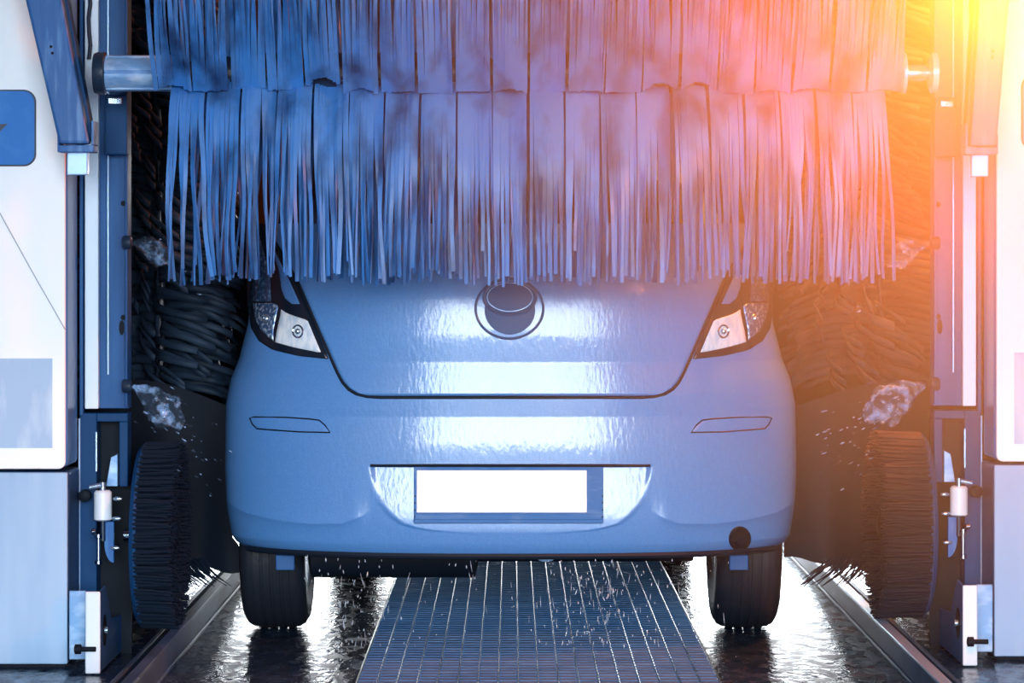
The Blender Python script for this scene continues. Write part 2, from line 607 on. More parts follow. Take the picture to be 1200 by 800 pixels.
# tailgate
TGL = [(312, 262), (350, 330), (368, 372), (385, 411), (396, 436), (402, 447), (409, 455), (418, 461), (430, 464.2), (446, 465.2)]
TGL = [(312, 262), (350, 330), (368, 372), (385, 411), (396, 436), (402, 447), (409, 455), (418, 460.5), (430, 463.4), (446, 464.6)]
TGR = [(2 * PXC - a, b) for a, b in TGL]
tys = np.concatenate([np.linspace(262, 330, 10)[:-1], np.linspace(330, 440, 56)[:-1], np.linspace(440, 464.6, 34)])
MB().grid(patch(rows_of(tys, TGL, TGR), 140, 0.007, 4.0, bottom=464.6)).build('tailgate', 'paint', car, smooth='all')
ol = TGL + TGR[::-1]
dense = []
for i in range(len(ol) - 1):
    n = max(2, int(math.hypot(ol[i + 1][0] - ol[i][0], ol[i + 1][1] - ol[i][1]) / 6))
    for k in range(n):
        t = k / n
        dense.append((ol[i][0] + (ol[i + 1][0] - ol[i][0]) * t, ol[i][1] + (ol[i + 1][1] - ol[i][1]) * t))
dense.append(ol[-1])
dense = [(PXC + (a - PXC) * 1.002, b + 0.8) for a, b in dense]
MB().tube(on_rear([p[0] for p in dense], [p[1] for p in dense], 0.0005), 0.0052, 8).build('tailgate_seal', 'rubber', car, smooth=True)

# tail lamps: black housing, lenses, body-coloured insert, bulbs
for s in (0, 1):
    fl = bool(s)
    root = None
    hys = np.concatenate([np.linspace(262, 380, 30)[:-1], np.linspace(380, 420.5, 26)])
    HL = [(295, 262), (289.5, 325), (290, 360), (294, 384), (303, 399.5), (319, 410), (348, 417), (381, 420.5)]
    HR = [(309, 262), (347, 330), (365, 372), (383, 414), (385, 420.5)]
    root = MB().grid(patch(rows_of(hys, HL, HR), 26, 0.006, 3, fl)).build('tail_lamp', 'gloss_black', car, smooth='all')
    inner_l = [(328, 358), (318.5, 402)]
    # outer faceted lens
    A = [(294.5, 355), (298, 374), (304, 386), (312, 394), (321, 400)]
    B = [(322, 355), (328, 358), (326, 368), (322, 386), (322, 400)]
    MB().grid(patch(rows_of(np.linspace(355, 400, 22), A, B), 20, 0.011, 4, fl, 402, 353)).build('outer_lens', 'lens_dark', root, smooth='all')
    # inner clear lens
    A = [(328, 361), (327, 370), (323, 388), (321, 401), (345, 407.5), (374, 413)]
    B = [(329, 361), (338, 367), (350, 371), (362, 375), (378, 413)]
    A[0] = (328, 362)
    MB().grid(patch(rows_of(np.linspace(362, 412.8, 26), A, B), 24, 0.011, 4, fl, 414)).build('inner_lens', 'lens', root, smooth='all')
    # smoked upper lens
    A = [(297, 266), (294.5, 325), (294.5, 353)]
    B = [(303, 266), (318, 325), (319, 353)]
    MB().grid(patch(rows_of(np.linspace(266, 353, 20), A, B), 14, 0.010, 3, fl)).build('upper_lens', 'lens_smoke', root, smooth='all')
    # painted insert
    A = [(313, 275), (326, 318), (328.5, 338), (333, 350), (341, 356)]
    B = [(313.5, 275), (339, 325), (349, 347), (353, 356)]
    MB().grid(patch(rows_of(np.linspace(275, 356, 24), A, B), 14, 0.010, 3, fl)).build('painted_insert', 'paint', root, smooth='all')
    for (bx, by, br, mm) in ((349.5, 388, 7.2, 'chrome'), (313, 373, 4.5, 'steel')):
        an = np.linspace(0, 2 * PI, 28, endpoint=False)
        ring = on_rear(bx + br * np.cos(an) * 0.8, by + br * np.sin(an), 0.013)
        cen = on_rear(np.array([bx]), np.array([by]), 0.017)
        if fl:
            ring, cen = mirror(ring), mirror(cen)
        MB().tube(ring, 0.003, 8, closed=True).build('bulb_ring', mm, root, smooth=True)
        c0 = cen[0]
        MB().lathe([(-0.004, 0.002), (-0.003, 0.006), (0.0, 0.0085), (0.012, 0.009)], c0, 'Y', 16).build('bulb', 'steel', root, smooth=True)

# badge handle
def ell(cx, cy, rx, ry, out, n=56):
    an = np.linspace(0, 2 * PI, n, endpoint=False)
    return on_rear(cx + rx * np.cos(an), cy + ry * np.sin(an), out)


def disc(cx, cy, rx, ry, out, dish=0.0, rings=8):
    rows = []
    for k in range(rings + 1):
        t = 1 - k / rings * 0.999
        rows.append(ell(cx, cy, rx * t, ry * t, out + dish * (1 - t * t)))
    return MB().grid(rows, closed_u=True)


badge = disc(597.0, 361.5, 39, 34.5, 0.008, 0.002).build('badge', 'paint', car, smooth='all')
badge['label'] = 'oval blank badge that doubles as tailgate handle'
MB().tube(ell(597, 361.5, 39.5, 35, 0.007), 0.0042, 8, closed=True).build('badge_ring', 'badge_rim', badge, smooth=True)
disc(597.5, 363, 29.8, 28.8, 0.0130, -0.001).build('handle_well', 'badge', badge, smooth='all')
disc(597.5, 348.5, 31, 20.5, 0.0160, 0.004).build('handle_lid', 'badge', badge, smooth='all')
MB().tube(ell(597.5, 348.5, 30.5, 20, 0.0160), 0.0042, 8, closed=True).build('lid_rim', 'badge_rim', badge, smooth=True)
MB().tube(ell(597.5, 348.0, 26.5, 16.6, 0.0190), 0.0014, 6, closed=True).build('lid_trim', 'shaft', badge, smooth=True)

# bumper reflectors: dark outlined slivers
for s in (0, 1):
    o_ = [(292.5, 489.5), (298, 488.3), (335, 488.8), (362, 490.5), (374, 492), (381, 498), (387, 506.5), (350, 505.8), (318, 503.5), (301, 502), (296, 497)]
    q = on_rear([p[0] for p in o_], [p[1] for p in o_], 0.0028)
    if s:
        q = mirror(q)
    rf = MB().tube(q, 0.0022, 6, closed=True).build('reflector', 'rubber', car, smooth=True)
    U = [(292.5, 489.5), (298, 488.3), (335, 488.8), (362, 490.5), (374, 492)]
    ry = np.linspace(489.6, 505.5, 8)
    A = [(293.5, 489.5), (297, 497), (302, 501.5), (320, 503), (350, 505.5)]
    B = [(335, 489.5), (372, 492), (380, 498), (385, 505.5)]
    MB().grid(patch(rows_of(ry, A, B), 12, 0.0015, 2, bool(s))).build('reflector_face', 'paint', rf, smooth='all')

# number plate with its carrier
tilt = 0.030 / (REC_T - REC_B)


def plate_slab(x0, x1, z0, z1, front, back):
    y0 = lambda z: REC_D * (z - REC_B) / (REC_T - REC_B) + float(np.interp(z, _zs, _ys))
    b = MB()
    vs = []
    for x in (x0, x1):
        for dd in (front, back):
            for z in (z0, z1):
                vs.append((x, y0(z) - dd, z))
    b.add(vs, [(0, 1, 3, 2), (4, 6, 7, 5), (0, 4, 5, 1), (2, 3, 7, 6), (0, 2, 6, 4), (1, 5, 7, 3)])
    return b


X_ = lambda px, d=8.0: (px - 600) * d / F
Z_ = lambda py, d=8.0: CAM_Z - (py - 310) * d / F
pf = plate_slab(X_(485), X_(707), Z_(613), Z_(546), 0.016, 0.001).build('plate_carrier', 'plate_frame', car, bevel=0.003)
plate_slab(X_(486.5), X_(705), Z_(608.5), Z_(601.5), 0.019, 0.010).build('carrier_lip', 'plate_frame', pf, bevel=0.002)
np_ = plate_slab(X_(488.5), X_(687.5), Z_(600), Z_(551), 0.0195, 0.012).build('number_plate', 'plate', car, bevel=0.0015)
np_['label'] = 'blank white number plate'
for px_ in (486.5, 706):
    b = MB()
    for k in range(7):
        zz = Z_(605 - k * 8)
        yy = REC_D * (zz - REC_B) / (REC_T - REC_B) - 0.016
        b.cyl((X_(px_), yy - 0.002, zz), (X_(px_), yy + 0.004, zz), 0.0024, 8)
    b.build('carrier_clip', 'rubber', pf, smooth=True)

q = on_rear(np.linspace(434, 762, 60), np.full(60, 545.2), 0.0005)
MB().tube(q, 0.0045, 8).build('recess_shade_line', 'rubber', car, smooth=True)  # dark tube painting the undercut shade along the recess's top edge

# towing-eye cover hole
h = disc(867, 631, 12, 13.5, 0.002, -0.001).build('towing_eye_hole', 'under', car, smooth='all')
MB().tube(ell(867, 631, 12, 13.5, 0.002), 0.003, 8, closed=True).build('hole_rim', 'rubber', h, smooth=True)
disc(868.5, 634, 5, 6, 0.0035).build('towing_eye', 'gloss_black', h, smooth='all')

# underside: lip, floor pan, axle, silencer, hangers, hook
lip = [(CX + x, float(rear(x, 0.296)) + 0.006, 0.286) for x in np.linspace(-0.80, 0.80, 60)]
MB().tube(lip, 0.010, 8).build('bumper_lip', 'rubber', car, smooth=True)
MB().prism([(0.22, 0.30), (0.5, 0.22), (2.0, 0.19), (3.85, 0.17), (3.85, 0.36), (0.22, 0.36)], 'X', CX - 0.57, CX + 0.57).build('floor_pan', 'under', car)
MB().cyl((CX - 0.62, 0.62, 0.29), (CX + 0.62, 0.62, 0.29), 0.045, 20).build('rear_axle', 'under', car, smooth=True)
MB().lathe([(-0.26, 0.03), (-0.25, 0.07), (0.25, 0.07), (0.26, 0.03)], (CX - 0.36, 0.32, 0.26), 'X', 28).build('silencer', 'under', car, smooth=True)
for px_ in (334, 866):
    MB().box(X_(px_ - 11, 8.2), X_(px_ + 11, 8.2), 0.20, 0.23, Z_(668, 8.2), Z_(650, 8.2)).build('mud_flap_bracket', 'rail_blue', car, bevel=0.003)
an = np.linspace(PI, 2 * PI, 16)
MB().tube([(X_(640) + 0.03 * math.cos(a), 0.10, 0.285 + 0.018 * math.sin(a)) for a in an], 0.005, 8).build('towing_hook', 'shaft', car, smooth=True)

for sx, wy in WHEELS:
    w = bpy.data.objects.new('wheel', None)
    COL.objects.link(w)
    w.parent = car
    cxw = CX + sx * (0.738 if wy < 1 else 0.63)
    w.location = (cxw - CX, wy - 2.0, 0.30)
    prof = [(-0.088, 0.19), (-0.10, 0.22), (-0.10, 0.265), (-0.088, 0.287), (-0.07, 0.297), (0.07, 0.297), (0.088, 0.287), (0.10, 0.265),
            (0.10, 0.22), (0.088, 0.19)]
    t = MB().lathe(prof, (cxw, wy, 0.30), 'X', 64)
    for g in (-0.045, -0.015, 0.015, 0.045):
        t.lathe([(g - 0.011, 0.296), (g - 0.010, 0.301), (g + 0.010, 0.301), (g + 0.011, 0.296)], (cxw, wy, 0.30), 'X', 64)
    t.build('tyre', 'tyre', w, smooth=True)
    r = MB().lathe([(-0.075, 0.19), (-0.05, 0.15), (0.0, 0.05), (0.07, 0.05), (0.085, 0.16), (0.09, 0.19)], (cxw, wy, 0.30), 'X', 40)
    r.build('rim', 'steel', w, smooth=True)
    c = MB()
    for k in range(5):
        a = 2 * PI * k / 5
        c.tube([(cxw + sx * 0.07, wy + 0.03 * math.cos(a), 0.30 + 0.03 * math.sin(a)), (cxw + sx * 0.085, wy + 0.18 * math.cos(a), 0.30 + 0.18 * math.sin(a))], [0.02, 0.014], 8)
    c.build('rim_spoke', 'steel', w, smooth=True)

# ------------------------------------------------------------------ overhead roller brush
AX_Y, AX_Z = -0.42, 1.685
roller = thing('roller_brush', 'huge horizontal roller brush with blue foam fringes spinning over the car', 'brush', (0.045, AX_Y, AX_Z))
shaft = MB()
prof = []
for k in range(20):
    a = 2 * PI * k / 20
    prof.append((0.052 + (0.003 if k % 4 else -0.004)) if True else 0)
vs, fs = [], []
NS = 60
for xx in (-1.135, 1.09):
    for j in range(NS):
        a = 2 * PI * j / NS
        rr = 0.051 + (-0.006 if j % 10 == 0 else 0.0)
        vs.append((xx, AX_Y + rr * math.cos(a), AX_Z + rr * math.sin(a)))
fs = [(j, (j + 1) % NS, NS + (j + 1) % NS, NS + j) for j in range(NS)] + [tuple(range(NS)), tuple(range(2 * NS - 1, NS - 1, -1))]
shaft.add(vs, fs)
shaft.build('shaft', 'shaft', roller, smooth=True)
MB().cyl((-0.93, AX_Y, AX_Z), (1.02, AX_Y, AX_Z), 0.058, 32).build('core_shade_sleeve', 'dark_trim', roller, smooth=True)  # dark sleeve added so gaps at the flap seam look shaded
MB().lathe([(-0.012, 0.056), (0.0, 0.06), (0.018, 0.06), (0.022, 0.05)], (-1.155, AX_Y, AX_Z), 'X', 30).build('end_flange', 'dark_trim', roller, smooth=True)
MB().lathe([(0, 0.056), (0.004, 0.058), (0.012, 0.058), (0.014, 0.03)], (1.088, AX_Y, AX_Z), 'X', 30).build('end_flange', 'shaft', roller, smooth=True)
MB().lathe([(0, 0.022), (0.03, 0.025), (0.05, 0.022), (0.07, 0.018)], (1.10, AX_Y, AX_Z), 'X', 24).build('coupling', 'steel', roller, smooth=True)
MB().lathe([(0, 0.04), (0.006, 0.056), (0.022, 0.056), (0.026, 0.03)], (1.165, AX_Y, AX_Z), 'X', 30).build('bearing_flange', 'shaft', roller, smooth=True)


def strip(b, path, width, wdir, thick=0.0035):
    """ribbon along path [(x,y,z)], widths per point, width direction per point"""
    n = len(path)
    vs = []
    for i in range(n):
        p = Vector(path[i])
        t = (Vector(path[min(i + 1, n - 1)]) - Vector(path[max(i - 1, 0)])).normalized()
        wd = Vector(wdir[i]).normalized()
        nn = t.cross(wd).normalized()
        hw = wd * (width[i] / 2)
        ht = nn * (thick / 2)
        vs += [p - hw - ht, p + hw - ht, p + hw + ht, p - hw + ht]
    fs = []
    for i in range(n - 1):
        for j in range(4):
            a, c = i * 4 + j, i * 4 + (j + 1) % 4
            fs.append((a, c, c + 4, a + 4))
    fs.append((3, 2, 1, 0))
    fs.append(tuple((n - 1) * 4 + j for j in range(4)))
    b.add(vs, fs)


def flap(x0, x1, prof, rng, split=0.35, nst=7, wild=1.0, ragged=0.02, flare=0.0, arch=0.0):
    """one foam flap: solid near the hub, slit into ribbons towards the tip"""
    b = MB()
    n = 18
    s = np.linspace(0, 1, n)
    pts = np.array(prof, float)
    seg = np.concatenate([[0], np.cumsum(np.hypot(np.diff(pts[:, 0]), np.diff(pts[:, 1])))])
    L = seg[-1]
    wpan = x1 - x0
    yaw = rng.uniform(-0.25, 0.25) * wild
    bulge = rng.uniform(-0.045, 0.045)
    sway = rng.gauss(0, 0.010) * wild
    ph0 = rng.uniform(0, 6.28)
    wk = np.array([rng.uniform(0.5, 1.5) for _ in range(nst)])
    wk /= wk.sum()
    edges = np.concatenate([[0], np.cumsum(wk)])
    for k in range(nst):
        u = (edges[k] + edges[k + 1]) / 2
        Lk = 1 - rng.uniform(0, ragged) / L
        if rng.random() < 0.10:
            Lk -= rng.uniform(0.02, 0.16)
        sp = min(0.9, max(0.12, split + rng.uniform(-0.14, 0.18)))
        ph, amp = rng.uniform(0, 6.28), rng.uniform(0.001, 0.006) * wild
        dr = rng.gauss(0, 0.007) * wild + sway + flare * (u - 0.5)
        dy = rng.gauss(0, 0.034) * wild
        tw = rng.gauss(0, 0.6) * wild
        path, wd, wi = [], [], []
        for t in s:
            q = t * Lk * L
            y = float(np.interp(q, seg, pts[:, 0]))
            z = float(np.interp(q, seg, pts[:, 1]))
            f = max(0.0, (t - sp) / (1 - sp))
            g = smooth01(f * 1.6)
            x = x0 + u * wpan + dr * t * t + amp * math.sin(ph + t * 7) * g
            yy = y + yaw * (u - 0.5) * wpan * (0.4 + t) + bulge * math.sin(t * PI) + dy * g + 0.010 * math.sin(ph0 + u * 5 + 2.5 * t) \
                + 0.005 * math.sin(ph * 2 + 9 * t) * g
            path.append((x, yy, z + arch * (1 - (2 * u - 1) ** 2) * (1 - t) ** 5 * min(1, t * 12)))
            a = tw * g
            wd.append((math.cos(a), math.sin(a) + yaw * 0.6 + 0.05 * math.cos(ph0 + u * 5 + 2.5 * t), 0))
            wi.append(wpan * wk[k] * (1.02 - 0.22 * g))
        strip(b, path, wi, wd)
    return b


rng = random.Random(11)
lowP = [(-0.04, 1.655), (-0.075, 1.640), (-0.105, 1.605), (-0.135, 1.55), (-0.175, 1.43), (-0.188, 1.30), (-0.180, 1.20), (-0.165, 1.098)]
upP = [(-0.04, 1.675), (-0.075, 1.640), (-0.095, 1.625), (-0.125, 1.665), (-0.190, 1.755), (-0.255, 1.87), (-0.265, 2.0), (-0.20, 2.18)]


def shifted(pr, k, dy, dz=0):
    a = pr[0]
    return [(AX_Y + (a[0] + (p[0] - a[0]) * k + dy * min(1, i / 3)), p[1] + dz) for i, p in enumerate(pr)]


NP = 20
for (pr, k, dy, xa, xb, off, wild, nst) in ((lowP, 1.0, 0.0, -0.945, 1.037, 0, 0.9, 9), (lowP, 0.1, 0.10, -0.93, 1.02, 0.5, 1.3, 7),
                                       (upP, 1.0, 0.0, -0.985, 1.085, 0, 1.0, 11), (upP, 0.3, 0.06, -0.97, 1.06, 0.5, 1.2, 7)):
    wp = (xb - xa) / NP
    for i in range(NP):
        x0 = xa + (i + off * 0.9) * wp
        if i == NP - 1 and off:
            x0 -= off * wp
        edge = abs(i - 9.5) / 9.5
        fl = flap(x0 + rng.uniform(0, 0.004), x0 + wp * rng.uniform(0.92, 0.99), shifted(pr, k * rng.uniform(0.93, 1.06), dy, rng.gauss(0, 0.006)), rng,
                  split=(0.45 - 0.30 * edge ** 1.5) if pr is lowP else 0.22, wild=wild * (0.55 + 0.85 * edge), ragged=0.03, nst=nst,
                  flare=0.02 if edge > 0.9 else 0.003,
                  arch=rng.uniform(-0.012, 0.05) if pr is upP else rng.uniform(-0.045, 0.008))
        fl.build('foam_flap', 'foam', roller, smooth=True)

# ------------------------------------------------------------------ gantry towers
def tower(s, X0, Yf, label, arm_top, arm_bot, lab_win):
    """s=-1 left, +1 right; X0 the cabinet's inner edge, Yf its front face"""
    A = lambda a: X0 - s * a                     # a grows towards the car
    T = thing('wash_gantry_tower', label, 'machine', (A(-0.2), Yf + 0.2, 0))

    def bx(name, m, a0, a1, y0, y1, z0, z1, parent=T, bevel=0.003):
        return MB().box(A(a0), A(a1), Yf + y0, Yf + y1, z0, z1).build(name, m, parent, bevel=bevel)
    Zs = 0.568 if s < 0 else 0.578
    # cabinets: pale front panels over blue carcasses
    up = MB().box(A(-0.55), A(0.0), Yf + 0.012, Yf + 0.20, Zs + 0.004, 2.75).build('upper_cabinet', 'cab_side', T, bevel=0.012)
    n = 10
    r = 0.02
    poly = [(A(-0.55), Zs), (A(-0.55), 2.75), (A(-0.004), 2.75)]
    poly += [(A(-0.004 - r + r * math.cos(t)), Zs + r - r * math.sin(t)) for t in np.linspace(0, PI / 2, n)]
    fp = MB().prism(poly, 'Y', Yf, Yf + 0.012).build('front_panel', 'white', up, bevel=0.003)
    lo = MB().box(A(-0.55), A(0.004), Yf + 0.014, Yf + 0.21, 0.012, Zs - 0.008).build('lower_cabinet', 'cab_side_low', T, bevel=0.010)
    MB().box(A(-0.55), A(0.002), Yf + 0.002, Yf + 0.014, 0.012, Zs - 0.010).build('front_panel', 'cab_low', lo, bevel=0.004)
    MB().box(A(-0.55), A(-0.01), Yf + 0.03, Yf + 0.19, 0.0, 0.02).build('plinth', 'void', T)
    # window panel
    zc, zh, ah = (1.539, 0.109, 0.15) if s < 0 else (1.592, 0.109, 0.15)
    ac = (-0.086 if s < 0 else -0.075) - ah

    def rrect(ac, zc, ah, zh, r, n=8):
        pts = []
        for (ca, cz, t0) in ((ah - r, zh - r, 0), (-ah + r, zh - r, 1), (-ah + r, -zh + r, 2), (ah - r, -zh + r, 3)):
            for t in np.linspace(t0 * PI / 2, (t0 + 1) * PI / 2, n):
                pts.append((A(ac + ca + r * math.cos(t)), zc + cz + r * math.sin(t)))
        return pts
    win = MB().prism(rrect(ac, zc, ah, zh, 0.035), 'Y', Yf - 0.006, Yf + 0.004).build('window_frame', 'dark_trim', T, bevel=0.002)
    MB().prism(rrect(ac, zc, ah - 0.004, zh - 0.004, 0.032), 'Y', Yf - 0.010, Yf - 0.002).build('window_pane', 'screen', win, bevel=0.002)
    if s < 0:
        MB().prism([(A(-0.165), zc + 0.012), (A(-0.187), zc + 0.010), (A(-0.25), zc + 0.016), (A(-0.25), zc - 0.022), (A(-0.187), zc - 0.010)], 'Y',
                   Yf - 0.012, Yf - 0.008).build('arrow_mark', 'dark_trim', win)
    # notice sheet and slack cable across the panel
    nx = -0.040 if s < 0 else -0.055
    bx('notice', 'notice', nx - 0.26, nx, -0.003, 0.0, 0.628 if s < 0 else 0.63, 0.883 if s < 0 else 0.895, bevel=0.0)
    if s < 0:
        MB().tube([(A(-0.26), Yf - 0.003, 1.43), (A(-0.19), Yf - 0.003, 1.298), (A(-0.10), Yf - 0.003, 1.135), (A(-0.003), Yf - 0.003, 0.965)],
                  0.0016, 6).build('cable', 'line', T, smooth=True)
    # vertical lift rail
    rb = 0.728
    rail = MB()
    rail.box(A(0.058), A(0.143), Yf + 0.24, Yf + 0.30, rb, 2.75)
    rail.box(A(0.000), A(0.058), Yf + 0.25, Yf + 0.30, rb, 2.75)
    rail.box(A(0.136), A(0.143), Yf + 0.215, Yf + 0.24, rb + 0.006, 2.75)
    R_ = rail.build('lift_rail', 'rail_blue', T, bevel=0.002)
    bx('rail_side', 'rail_blue', 0.002, 0.013, 0.215, 0.25, rb - 0.02, 2.75, R_)
    bx('rail_strip', 'rail_white', 0.018, 0.058, 0.215, 0.25, rb, 2.75, R_)
    bx('rail_lip', 'rail_edge', 0.083, 0.088, 0.220, 0.242, rb + 0.10, 2.75, R_, 0.001)
    for zz, aa in ((0.995, 0.128), (1.33, 0.128)):
        MB().cyl((A(aa), Yf + 0.236, zz - 0.0), (A(aa), Yf + 0.245, zz), 0.008, 14).build('rail_hole', 'void', R_, smooth=True)
    sl = [(A(0.123 + 0.008 * math.cos(t)), 0.965 + 0.022 * math.sin(t)) for t in np.linspace(0, 2 * PI, 20, endpoint=False)]
    MB().prism(sl, 'Y', Yf + 0.237, Yf + 0.245).build('rail_slot', 'void', R_)
    # chain and carriage up at the roller
    MB().tube([(A(0.034 + 0.003 * math.sin(k * 1.9)), Yf + 0.20, 2.75 - k * 0.04) for k in range(26)], 0.006, 8).build('lift_chain', 'dark_trim', T, smooth=True)
    bx('carriage_plate', 'frame_blue', 0.085, 0.150, 0.16, 0.214, 1.47, 1.645, T, 0.004)
    bx('carriage_clip', 'steel', 0.095, 0.135, 0.15, 0.17, 1.615, 1.635, T, 0.003)
    # diagonal arm ending in a bracket
    (ta0, ta1), (ba0, ba1) = arm_top, arm_bot
    zt, zb = 2.30, 1.485
    pl = [(A(ba0), zb), (A(ba1), zb), (A(ta1), zt), (A(ta0), zt)]
    arm = MB().prism(pl, 'Y', Yf - 0.22, Yf - 0.16).build('diagonal_arm', 'arm', T, bevel=0.008)
    fl0 = [(A(ba1 - 0.010), zb + 0.01), (A(ba1 + 0.006), zb + 0.01), (A(ta1 + 0.006), zt), (A(ta1 - 0.010), zt)]
    MB().prism(fl0, 'Y', Yf - 0.16, Yf - 0.10).build('arm_flange', 'frame_blue', arm, bevel=0.004)
    for zz in (1.735, 1.753):
        t = (zz - zb) / (zt - zb)
        ac_ = (ba0 + (ta0 - ba0) * t) * 0.5 + (ba1 + (ta1 - ba1) * t) * 0.5 - 0.006
        MB().cyl((A(ac_), Yf - 0.224, zz), (A(ac_), Yf - 0.21, zz), 0.004, 10).build('arm_bolt', 'void', arm, smooth=True)
    br = MB()
    br.box(A(ba0 - 0.004), A(ba1 + 0.012), Yf - 0.20, Yf - 0.12, 1.462, 1.482)
    br.box(A(ba1 + 0.004), A(ba1 + 0.012), Yf - 0.20, Yf - 0.12, 1.482, 1.55)
    br.box(A(ba0 - 0.008), A(ba0 - 0.002), Yf - 0.20, Yf - 0.12, 1.462, 1.52)
    br.build('arm_bracket', 'arm', arm, bevel=0.003)
    bx('arm_post', 'rail_edge', ba0 + 0.012, ba1 - 0.012, -0.16, -0.13, 1.40, 1.465, arm)
    # lower machinery frame
    fr = MB()
    fr.box(A(0.002), A(0.052), Yf + 0.22, Yf + 0.30, 0.02, 0.715)
    fr.box(A(0.052), A(0.143), Yf + 0.22, Yf + 0.30, 0.69, 0.715)
    fr.box(A(0.118), A(0.143), Yf + 0.22, Yf + 0.30, 0.50, 0.69)
    fr.build('machinery_frame', 'frame_blue', T, bevel=0.003)
    bx('frame_edge', 'rail_edge', 0.0, 0.005, 0.212, 0.222, 0.06, 0.70, T, 0.001)
    bx('recess_panel', 'void', 0.05, 0.143, 0.30, 0.32, 0.0, 0.70, T, 0)
    MB().prism([(A(0.078), 0.50), (A(0.112), 0.50), (A(0.112), 0.595), (A(0.092), 0.585)], 'Y', Yf + 0.23, Yf + 0.26).build('guard_plate', 'shaft', T, bevel=0.002)
    MB().box(A(0.050), A(0.054), Yf + 0.215, Yf + 0.222, 0.545, 0.66).build('frame_highlight_strip', 'steel', T)
    # pneumatic cylinder, piston rod, swing plate, axle
    yc = Yf + 0.13
    cyl = MB().lathe([(0.409, 0.020), (0.413, 0.026), (0.491, 0.026), (0.497, 0.020)], (A(0.084), yc, 0), 'Z', 24).build('air_cylinder', 'rail_white', T, smooth=True)
    MB().cyl((A(0.084), yc, 0.497), (A(0.084), yc, 0.52), 0.008, 12).build('cylinder_port', 'steel', cyl, smooth=True)
    MB().cyl((A(0.045), yc, 0.505), (A(0.078), yc, 0.512), 0.007, 10).build('hose_fitting', 'steel', cyl, smooth=True)
    MB().cyl((A(0.084), yc, 0.35), (A(0.084), yc, 0.41), 0.007, 12).build('piston', 'dark_trim', cyl, smooth=True)
    MB().lathe([(0, 0.010), (0.004, 0.018), (0.03, 0.018), (0.034, 0.010)], (A(0.026), yc + 0.02, 0.478), 'Y', 16).build('hose_knob', 'void', T, smooth=True)
    sw = [(A(0.086), 0.405), (A(0.114), 0.405), (A(0.114), 0.285)] + [(A(0.114 - 0.028 * math.sin(t)), 0.345 - 0.06 * math.cos(t)) for t in np.linspace(0.2, PI / 2, 8)]
    MB().prism(sw, 'Y', yc + 0.01, yc + 0.03).build('swing_plate', 'arm', T, bevel=0.002)
    rod = MB().cyl((A(0.073), yc - 0.01, 0.288), (A(0.073), yc - 0.01, 0.372), 0.005, 10)
    for zz in (0.290, 0.366):
        rod.lathe([(-0.007, 0.005), (-0.005, 0.011), (0.005, 0.011), (0.007, 0.005)], (A(0.073), yc - 0.01, zz), 'Z', 12)
    rod.build('tie_rod', 'chrome', T, smooth=True)
    MB().lathe([(0, 0.006), (0.003, 0.010), (0.014, 0.010), (0.016, 0.006)], (A(0.058) - 0.008, yc, 0.377), 'X', 12).build('tie_bolt', 'chrome', T, smooth=True)
    for (aa, zz) in ((0.126, 0.472), (0.122, 0.415), (0.118, 0.33)):
        MB().lathe([(-0.012, 0.003), (-0.006, 0.006), (0.006, 0.006), (0.014, 0.003)], (A(aa), yc, zz), 'X', 12).build('small_fitting', 'steel', T, smooth=True)
    # foot
    ft = [(Yf - 0.12, 0.006), (Yf - 0.12, 0.232), (Yf - 0.02, 0.238), (Yf + 0.04, 0.19), (Yf + 0.10, 0.13), (Yf + 0.50, 0.10), (Yf + 0.50, 0.006)]
    foot = MB().prism(ft, 'X', A(0.108), A(0.114)).build('foot_bracket', 'rail_blue', T, bevel=0.002)
    bx('foot_front', 'rail_white', 0.073, 0.115, -0.128, -0.118, 0.004, 0.234, foot, 0.004)
    bx('foot_plate', 'shaft', 0.012, 0.060, -0.03, -0.02, 0.03, 0.225, foot, 0.003)
    el = [(Yf - 0.04 + 0.035 * math.cos(t), 0.115 + 0.045 * math.sin(t)) for t in np.linspace(0, 2 * PI, 24, endpoint=False)]
    MB().prism(el, 'X', A(0.1135), A(0.1155)).build('foot_slot', 'void', foot)
    MB().cyl((A(0.110), Yf - 0.04, 0.115), (A(0.124), Yf - 0.04, 0.115), 0.010, 12).build('foot_bolt', 'steel', foot, smooth=True)
    MB().lathe([(-0.03, 0.008), (-0.028, 0.014), (-0.012, 0.014), (-0.01, 0.007), (0.03, 0.007)], (A(0.075), Yf - 0.14, 0.075), 'X', 14).build('clamp_bolt', 'void', foot, smooth=True)
    MB().box(A(0.07), A(0.30), Yf - 0.02, Yf + 0.62, 0.0, 0.012).build('foot_base', 'frame_blue', foot) if False else None
    # spray nozzles
    for zz in (1.215, 0.795):
        MB().lathe([(0, 0.017), (0.004, 0.02), (0.024, 0.02), (0.028, 0.012)] if s < 0 else [(-0.028, 0.012), (-0.024, 0.02), (-0.004, 0.02), (0, 0.017)],
                   (A(0.130), Yf + 0.205, zz), 'X', 16).build('spray_nozzle', 'dark_trim', T, smooth=True)
    return A


YL, YR = -0.28, -0.13
AL = tower(-1, -1.269, YL, 'left gantry tower of white and pale blue cabinets with arrow window and slack cable', ((-0.175), (-0.055)), ((0.015), (0.097)), 'l')
AR = tower(1, 1.403, YR, 'right gantry tower washed out in warm light with white cabinet and pale steel arm', ((-0.035), (0.058)), ((0.035), (0.108)), 'r')


